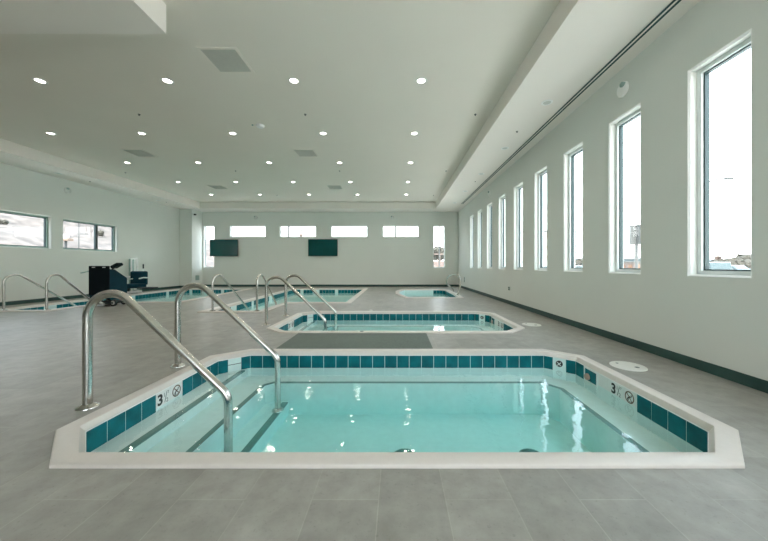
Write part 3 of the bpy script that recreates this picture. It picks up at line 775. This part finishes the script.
# ------------------------------------------------------------------ outside
b = MB(); b.prism([(-12.5, -60), (260, -60), (260, 260), (-120, 260), (-120, 60), (-12.5, 60)], -.4, -.3,
                  holes=[[(XL-TH, YF-TH), (XL-TH, YB+TH), (XR+TH, YB+TH), (XR+TH, YF-TH)]])
tag(b.build('ground', M['asphalt']), 'pale paved ground outside the windows', 'ground', kind='structure')
def grid(name, x0, x1, y0, y1, nx, ny, hf, m):
    b = MB(); vs = []
    for j in range(ny+1):
        for i in range(nx+1):
            x, y = x0+(x1-x0)*i/nx, y0+(y1-y0)*j/ny; vs.append((x, y, hf(x, y)))
    b.add(vs, [(j*(nx+1)+i, j*(nx+1)+i+1, (j+1)*(nx+1)+i+1, (j+1)*(nx+1)+i) for j in range(ny) for i in range(nx)])
    return b.build(name, m, smooth=True)
def hill(x, y):
    s = max(0, -x-14); f = 1 if y < 45 else max(0, 1-(y-45)/60)
    return -.32+f*(min(s*.34, 7.6)+.12*max(0, s-22)*.6)+(.7*noise.noise((x*.16, y*.16, 0))+.25*noise.noise((x*.6, y*.6, 3)))*min(1, s/4)
tag(grid('hillside', -80, -12.5, -30, 110, 90, 150, hill, M['sand']), 'dry sandy hillside outside the left windows', 'hillside', kind='structure')
tag(grid('ridge', 150, 420, 40, 420, 40, 40, lambda x, y: -1+max(0, min(1, (x+y-300)/200))*(8+6*noise.noise((x*.012, y*.012, 5))), M['ridge']), 'pale distant ridge beyond the right windows', 'ridge', kind='structure')

def bush(x, y, z, r, label, group=None, m='bush', trunk=False, name='shrub'):
    root = thing(name, label, 'shrub' if not trunk else 'tree', (x, y, z), group)
    b = MB(); bm = bmesh.new()
    rnd = random.Random(int(x*31+y*17))
    for k in range(7):
        Mx = Matrix.Translation((x+rnd.uniform(-.6, .6)*r, y+rnd.uniform(-.6, .6)*r, z+(2.2*r if trunk else 0)+rnd.uniform(.3, .9)*r)) @ Matrix.Diagonal((r*.6, r*.6, r*.5, 1))
        bmesh.ops.create_icosphere(bm, subdivisions=3, radius=1, matrix=Mx)
    for v in bm.verts: v.co += v.co.normalized()*0+Vector((noise.noise(v.co*4/r), noise.noise(v.co*4/r+Vector((9, 0, 0))), noise.noise(v.co*4/r+Vector((0, 9, 0)))))*.28*r
    b.v = [tuple(v.co) for v in bm.verts]; b.f = [tuple(v.index for v in f.verts) for f in bm.faces]; b.m = [0]*len(b.f); bm.free()
    b.build('foliage', M[m], root, smooth=True)
    b = MB(); b.tube([(x, y, z-.1), (x+.05*r, y, z+(2.4*r if trunk else .5*r))], .08*r, 8); b.build('trunk' if trunk else 'stem', M['bark'], root)
def box_thing(name, label, cat, x0, x1, y0, y1, z0, z1, m, wins=None, roof='signgrey'):
    root = thing(name, label, cat, ((x0+x1)/2, (y0+y1)/2, z0))
    b = MB(); b.box(x0, x1, y0, y1, z0, z1); b.build('walls', M[m], root)
    b = MB(); b.box(x0-.3, x1+.3, y0-.3, y1+.3, z1, z1+.35); b.build('roof', M[roof], root)
    if wins:
        nfl, ncol, wm = wins
        for f in range(nfl):
            for c in range(ncol):
                zz = z0+(z1-z0)*(f+.5)/nfl; yy = y0+(y1-y0)*(c+.5)/ncol
                b = MB(); b.box(x0-.05, x0+.02, yy-.28*(y1-y0)/ncol, yy+.28*(y1-y0)/ncol, zz-.2*(z1-z0)/nfl, zz+.22*(z1-z0)/nfl)
                b.build('window', M[wm], root)
        for f in range(nfl):
            for c in range(ncol):
                zz = z0+(z1-z0)*(f+.5)/nfl; xx = x0+(x1-x0)*(c+.5)/ncol
                b = MB(); b.box(xx-.28*(x1-x0)/ncol, xx+.28*(x1-x0)/ncol, y0-.05, y0+.02, zz-.2*(z1-z0)/nfl, zz+.22*(z1-z0)/nfl)
                b.build('window', M[wm], root)
    return root
G = -.3
def car(x, y, rz, label, s=1.0, suv=False):
    root = thing('car', label, 'car', (x, y, G)); root.rotation_euler = (0, 0, rz)
    L, W_ = 4.5*s, 1.8*s; h1, h2 = .85*s, (1.65 if suv else 1.42)*s
    def bl(b, name, m, sm=False):
        o = b.build(name, M[m], None, bevel=.04 if not sm else 0, smooth=True); o.parent = root; o.location = (0, 0, 0); return o
    b = MB(); pr = [(-L/2, .25*s), (L/2, .25*s), (L/2, .62*s), (L*.42, .78*s), (L*.22, h1), (-L*.46, h1), (-L/2, .7*s)]
    n = len(pr); b.add([(px, -W_/2, pz) for px, pz in pr]+[(px, W_/2, pz) for px, pz in pr], [tuple(range(n)), tuple(range(2*n-1, n-1, -1))]+[(i, n+i, n+(i+1) % n, (i+1) % n) for i in range(n)])
    bl(b, 'body', 'carwhite')
    b = MB(); k = W_/2-.12*s; pr = [(L*.24, h1-.02), (L*.06, h2-.05), (-L*(.42 if suv else .28), h2-.05), (-L*.45, h1-.02)]
    n = 4; b.add([(px, -W_/2+.05*s, pz) if pz < h1 else (px, -k, pz) for px, pz in pr]+[(px, W_/2-.05*s, pz) if pz < h1 else (px, k, pz) for px, pz in pr], [tuple(range(n)), tuple(range(2*n-1, n-1, -1))]+[(i, n+i, n+(i+1) % n, (i+1) % n) for i in range(n)])
    bl(b, 'cabin_glass', 'carglass')
    b = MB(); b.box(-L*(.42 if suv else .28), L*.06, -k-.01, k+.01, h2-.06, h2); bl(b, 'roof', 'carwhite')
    for px in (-L*.31, L*.31):
        for sy in (-1, 1):
            Mx = Matrix.Translation((px, sy*(W_/2-.08*s), .32*s)) @ Matrix.Rotation(PI/2, 4, 'X')
            b = MB(); b.lathe([(0, -.11*s), (.2*s, -.11*s), (.31*s, -.10*s), (.32*s, 0), (.31*s, .10*s), (.2*s, .11*s), (0, .11*s)], n=18, M=Mx); bl(b, 'wheel', 'rubber', True)
# right side, seen through the tall windows
car(24.5, 24.6, PI/2, 'white car parked outside, seen through the nearest tall window', suv=True)
car(42, 38.2, PI/2, 'small white car far outside, beyond the nearest tall window')
car(30, 49, PI/2, 'white car outside seen through the third tall window')
car(26, 53.5, PI/2, 'white car outside seen through the fourth tall window')
for k, (x, y, r, l) in enumerate([(50, 45, 1.7, 'dry shrub right of the parked white car'), (58, 47, 1.9, 'dry shrub at the right side of the nearest window view'), (64, 57, 2.4, 'dry shrub behind the two white cars'), (33, 52.5, 1.8, 'bare shrub seen low in the third tall window')]):
    bush(x, y, G, r, l, 'shrubs across the parking lot')
def roadsign(x, y, w, h, zt, m, label, pw):
    root = thing('roadside_sign', label, 'sign', (x, y, G))
    b = MB(); b.box(x-.12, x+.12, y-w/2, y+w/2, zt-h, zt); b.box(x-w/2, x+w/2, y-.12, y+.12, zt-h+.01, zt-.01); b.build('panel', M[m], root, bevel=.04)
    b = MB(); b.tube([(x, y, G), (x, y, zt-h+.02)], pw, 12); b.build('post', M['signgrey'], root, smooth=True)
    return root
# nearest window: small tan sign with finial
Y = 60; X = (718-397)*Y/300
r_ = roadsign(X, Y, 1.25, 1.15, 1.085+9.5*Y/300, 'signtan', 'small tan sign on a post beyond the nearest tall window', .12)
b = MB(); b.tube([(X, Y, 2.9), (X, Y, 1.085+13.5*Y/300)], .06, 8); b.build('finial', M['bark'], r_)
# streetlight arm
Y = 26; X = (700-397)*Y/300
root = thing('street_lamp', 'grey street lamp with long arm beyond the nearest tall window', 'street lamp', (X, Y, G))
b = MB(); b.tube([(X, Y, G), (X, Y, 7.6)], .07, 10); b.build('pole', M['pole'], root)
b = MB(); b.tube(smoothc([(X, Y, 7.5), pix(706, 184, Y), pix(713, 180.2, Y), pix(720, 179, Y), pix(726, 178.6, Y)], 4), .065, 8); b.build('arm', M['pole'], root, smooth=True)
b = MB(); p = pix(728.5, 178.6, Y); b.box(p[0]-.32, p[0]+.36, Y-.12, Y+.12, p[2]-.10, p[2]+.08); b.build('lamp_head', M['pole'], root, bevel=.03)
# second window big sign
Y = 30; X = (636.5-397)*Y/300
roadsign(X, Y, 1.25, 1.95, 1.085+40.5*Y/300, 'signgrey', 'tall grey roadside sign on a post beyond the second tall window', .14)
Y = 100
box_thing('building', 'low blue grey building beyond the second tall window', 'building', (620-397)*Y/300, (632-397)*Y/300+3, Y, Y+10, G, 1.085+6*Y/300, 'bldg', (1, 3, 'carglass'))
Y = 85
box_thing('building', 'low tan building beside the blue grey one, second tall window', 'building', (634-397)*Y/300, (644-397)*Y/300+3, Y, Y+8, G, 1.085+3.2*Y/300, 'bldgtan', (1, 3, 'orange'))
Y = 60
box_thing('building', 'dark narrow office block seen in the third tall window', 'building', (567-397)*Y/300, (576.5-397)*Y/300, Y, Y+6, G, 1.085+33.5*Y/300, 'bldg', (5, 2, 'carglass'))
Y = 59
box_thing('building', 'tan and orange multi storey block seen in the fourth tall window', 'building', (541-397)*Y/300, (549-397)*Y/300, Y, Y+6, G, 1.085+33*Y/300, 'ltgrey', (4, 2, 'orange'))
Y = 65
box_thing('building', 'grey block seen in the fifth tall window', 'building', (519-397)*Y/300, (522.5-397)*Y/300, Y, Y+6, G, 1.085+33*Y/300, 'bldg', (4, 2, 'carglass'))
# beyond the far wall
Y = 62; X = (301-397)*Y/300
root = thing('street_lamp', 'twin-armed street lamp seen in a clerestory window', 'street lamp', (X, Y, G))
zt = 1.085+35.3*Y/300
b = MB(); b.tube([(X, Y, G), (X, Y, zt)], .13, 10); b.build('pole', M['pole'], root)
for s in (-1, 1):
    b = MB(); b.box(X+min(0, s*.85), X+max(0, s*.85), Y-.10, Y+.10, zt-.12, zt+.10); b.build('lamp_arm', M['pole'], root, bevel=.03)
b = MB(); b.box(X-.3, X+.3, Y-.15, Y+.15, zt-1.35, zt-.8); b.build('control_box', M['signtan'], root, bevel=.02)
Y = 24; X = (439.3-397)*Y/300
root = thing('utility_pole', 'dark thin pole seen in the slim right window of the far wall', 'pole', (X, Y, G))
b = MB(); b.tube([(X, Y, G), (X, Y, 6.5)], .05, 10); b.build('shaft', M['pole'], root, smooth=True)
b = MB(); b.lathe([(.12, 0), (.12, .05), (.06, .06)], (X, Y, G), n=16); b.build('base_collar', M['pole'], root)
bush(4.4, 32, G, .95, 'small tree behind the fence in the slim right window', trunk=True, name='tree')
bush(6.6, 34.5, G, .75, 'smaller tree behind the fence in the slim right window', trunk=True, name='tree')
root = thing('boundary_fence', 'pale brick fence seen low in the slim right window', 'fence', (4, 28, G))
b = MB(); b.box(-2, 10, 28, 28.2, G, 1.5); b.build('wall_panel', M['brick'], root)
b = MB(); b.box(-2, 10, 27.96, 28.24, 2.1, 2.2); b.build('top_bar', M['brick'], root)
for k in range(13):
    b = MB(); b.box(-2+k-.06, -2+k+.06, 28.02, 28.18, 1.5, 2.1); b.build('post', M['brick'], root)
# beyond the left wall
Y = 13.2; X = -(397-65.8)*Y/300
root = thing('utility_post', 'short post with flat box outside the left window', 'post', (X, Y, hill(X, Y)))
b = MB(); b.tube([(X, Y, hill(X, Y)-.2), (X, Y, 2.2)], .045, 10); b.build('shaft', M['pole'], root)
b = MB(); b.box(X-.22, X+.22, Y-.12, Y+.12, 2.17, 2.28); b.build('box', M['bark'], root, bevel=.01)
b = MB(); b.box(X-.08, X+.08, Y-.06, Y+.06, 2.28, 2.45); b.build('cap', M['ltgrey'], root)
Y = 14.5; X = -(397-78.8)*Y/300
root = thing('utility_pole', 'pale pole with a cross arm outside the left window', 'pole', (X, Y, hill(X, Y)))
b = MB(); b.tube([(X, Y, hill(X, Y)-.2), (X, Y, 4.6)], .022, 10); b.build('shaft', M['signgrey'], root)
b = MB(); b.box(X-.05, X+.42, Y-.03, Y+.03, 2.58, 2.63); b.build('cross_arm', M['signgrey'], root)
rs = random.Random(3)
hs = ['near the left photo edge', 'left of the window corner', 'low in the left window', 'below the pale pole', 'right of the short post', 'high on the slope', 'high on the slope, farther', 'in the middle of the right pane', 'at the right pane edge', 'on the far slope', 'behind the slim far window', 'at the foot of the far slope']
for k in range(12):
    y = 9+k*2.6; x = -(23+rs.uniform(0, 9))-k*.8
    bush(x, y+9, hill(x, y+9)-.1, rs.uniform(.2, .36), 'dry scrub bush on the sandy hillside, %s' % hs[k], 'scrub on the hillside')

# ------------------------------------------------------------------ light
w = bpy.data.worlds.new('sky'); S.world = w; w.use_nodes = True
nt = w.node_tree; bg = nt.nodes['Background']
tc = nt.nodes.new('ShaderNodeTexCoord'); sx = nt.nodes.new('ShaderNodeSeparateXYZ'); rp = nt.nodes.new('ShaderNodeValToRGB')
rp.color_ramp.elements[0].position = 0; rp.color_ramp.elements[0].color = (1, .985, .96, 1)
rp.color_ramp.elements[1].position = .4; rp.color_ramp.elements[1].color = (.72, .86, .99, 1)
nt.links.new(tc.outputs['Generated'], sx.inputs[0]); nt.links.new(sx.outputs['Z'], rp.inputs['Fac']); nt.links.new(rp.outputs['Color'], bg.inputs['Color'])
bg.inputs['Strength'].default_value = 3.2
sun = bpy.data.lights.new('sun', 'SUN'); sun.energy = 7.5; sun.angle = .01; sun.color = (1, .96, .9)
so = bpy.data.objects.new('sun', sun); COL.objects.link(so)
so.rotation_euler = Vector((0, .62, -1)).to_track_quat('-Z', 'Y').to_euler()
def portal(W, o):
    u0, u1, v0, v1 = o
    ld = bpy.data.lights.new('daylight_portal', 'AREA'); ld.shape = 'RECTANGLE'; ld.cycles.is_portal = True
    n = (Vector(W(u0, -1, v0))-Vector(W(u0, 0, v0))).normalized(); c = Vector(W((u0+u1)/2, .2, (v0+v1)/2))
    q = n.to_track_quat('Z', 'Y'); lo = bpy.data.objects.new('daylight_portal', ld); COL.objects.link(lo)
    lo.location = c; lo.rotation_euler = (-n).to_track_quat('-Z', 'Z').to_euler()
    ld.size = u1-u0; ld.size_y = v1-v0
for o in right_op: portal(WR, o)
for o in left_op: portal(WL, o)
for o in back_op: portal(WB, o)
for o in added_front_op: portal(WF, o)

# ------------------------------------------------------------------ camera
cd = bpy.data.cameras.new('camera'); cam = bpy.data.objects.new('camera', cd); COL.objects.link(cam)
cam.location = (0, 0, 1.085); cam.rotation_euler = (PI/2, 0, 0)
cd.sensor_width = 36; cd.lens = 300/768*36; cd.shift_x = -13/768; cd.shift_y = -5/768; cd.clip_end = 1000; cd.clip_start = .02
S.camera = cam
S.view_settings.view_transform = 'Standard'; S.view_settings.look = 'None'; S.view_settings.gamma = 1; S.view_settings.exposure = 1.34
S.view_settings.use_curve_mapping = False
S.cycles.max_bounces = 14; S.cycles.diffuse_bounces = 8; S.cycles.transparent_max_bounces = 24; S.cycles.glossy_bounces = 5
S.cycles.sample_clamp_indirect = 6; S.cycles.caustics_reflective = False; S.cycles.caustics_refractive = False
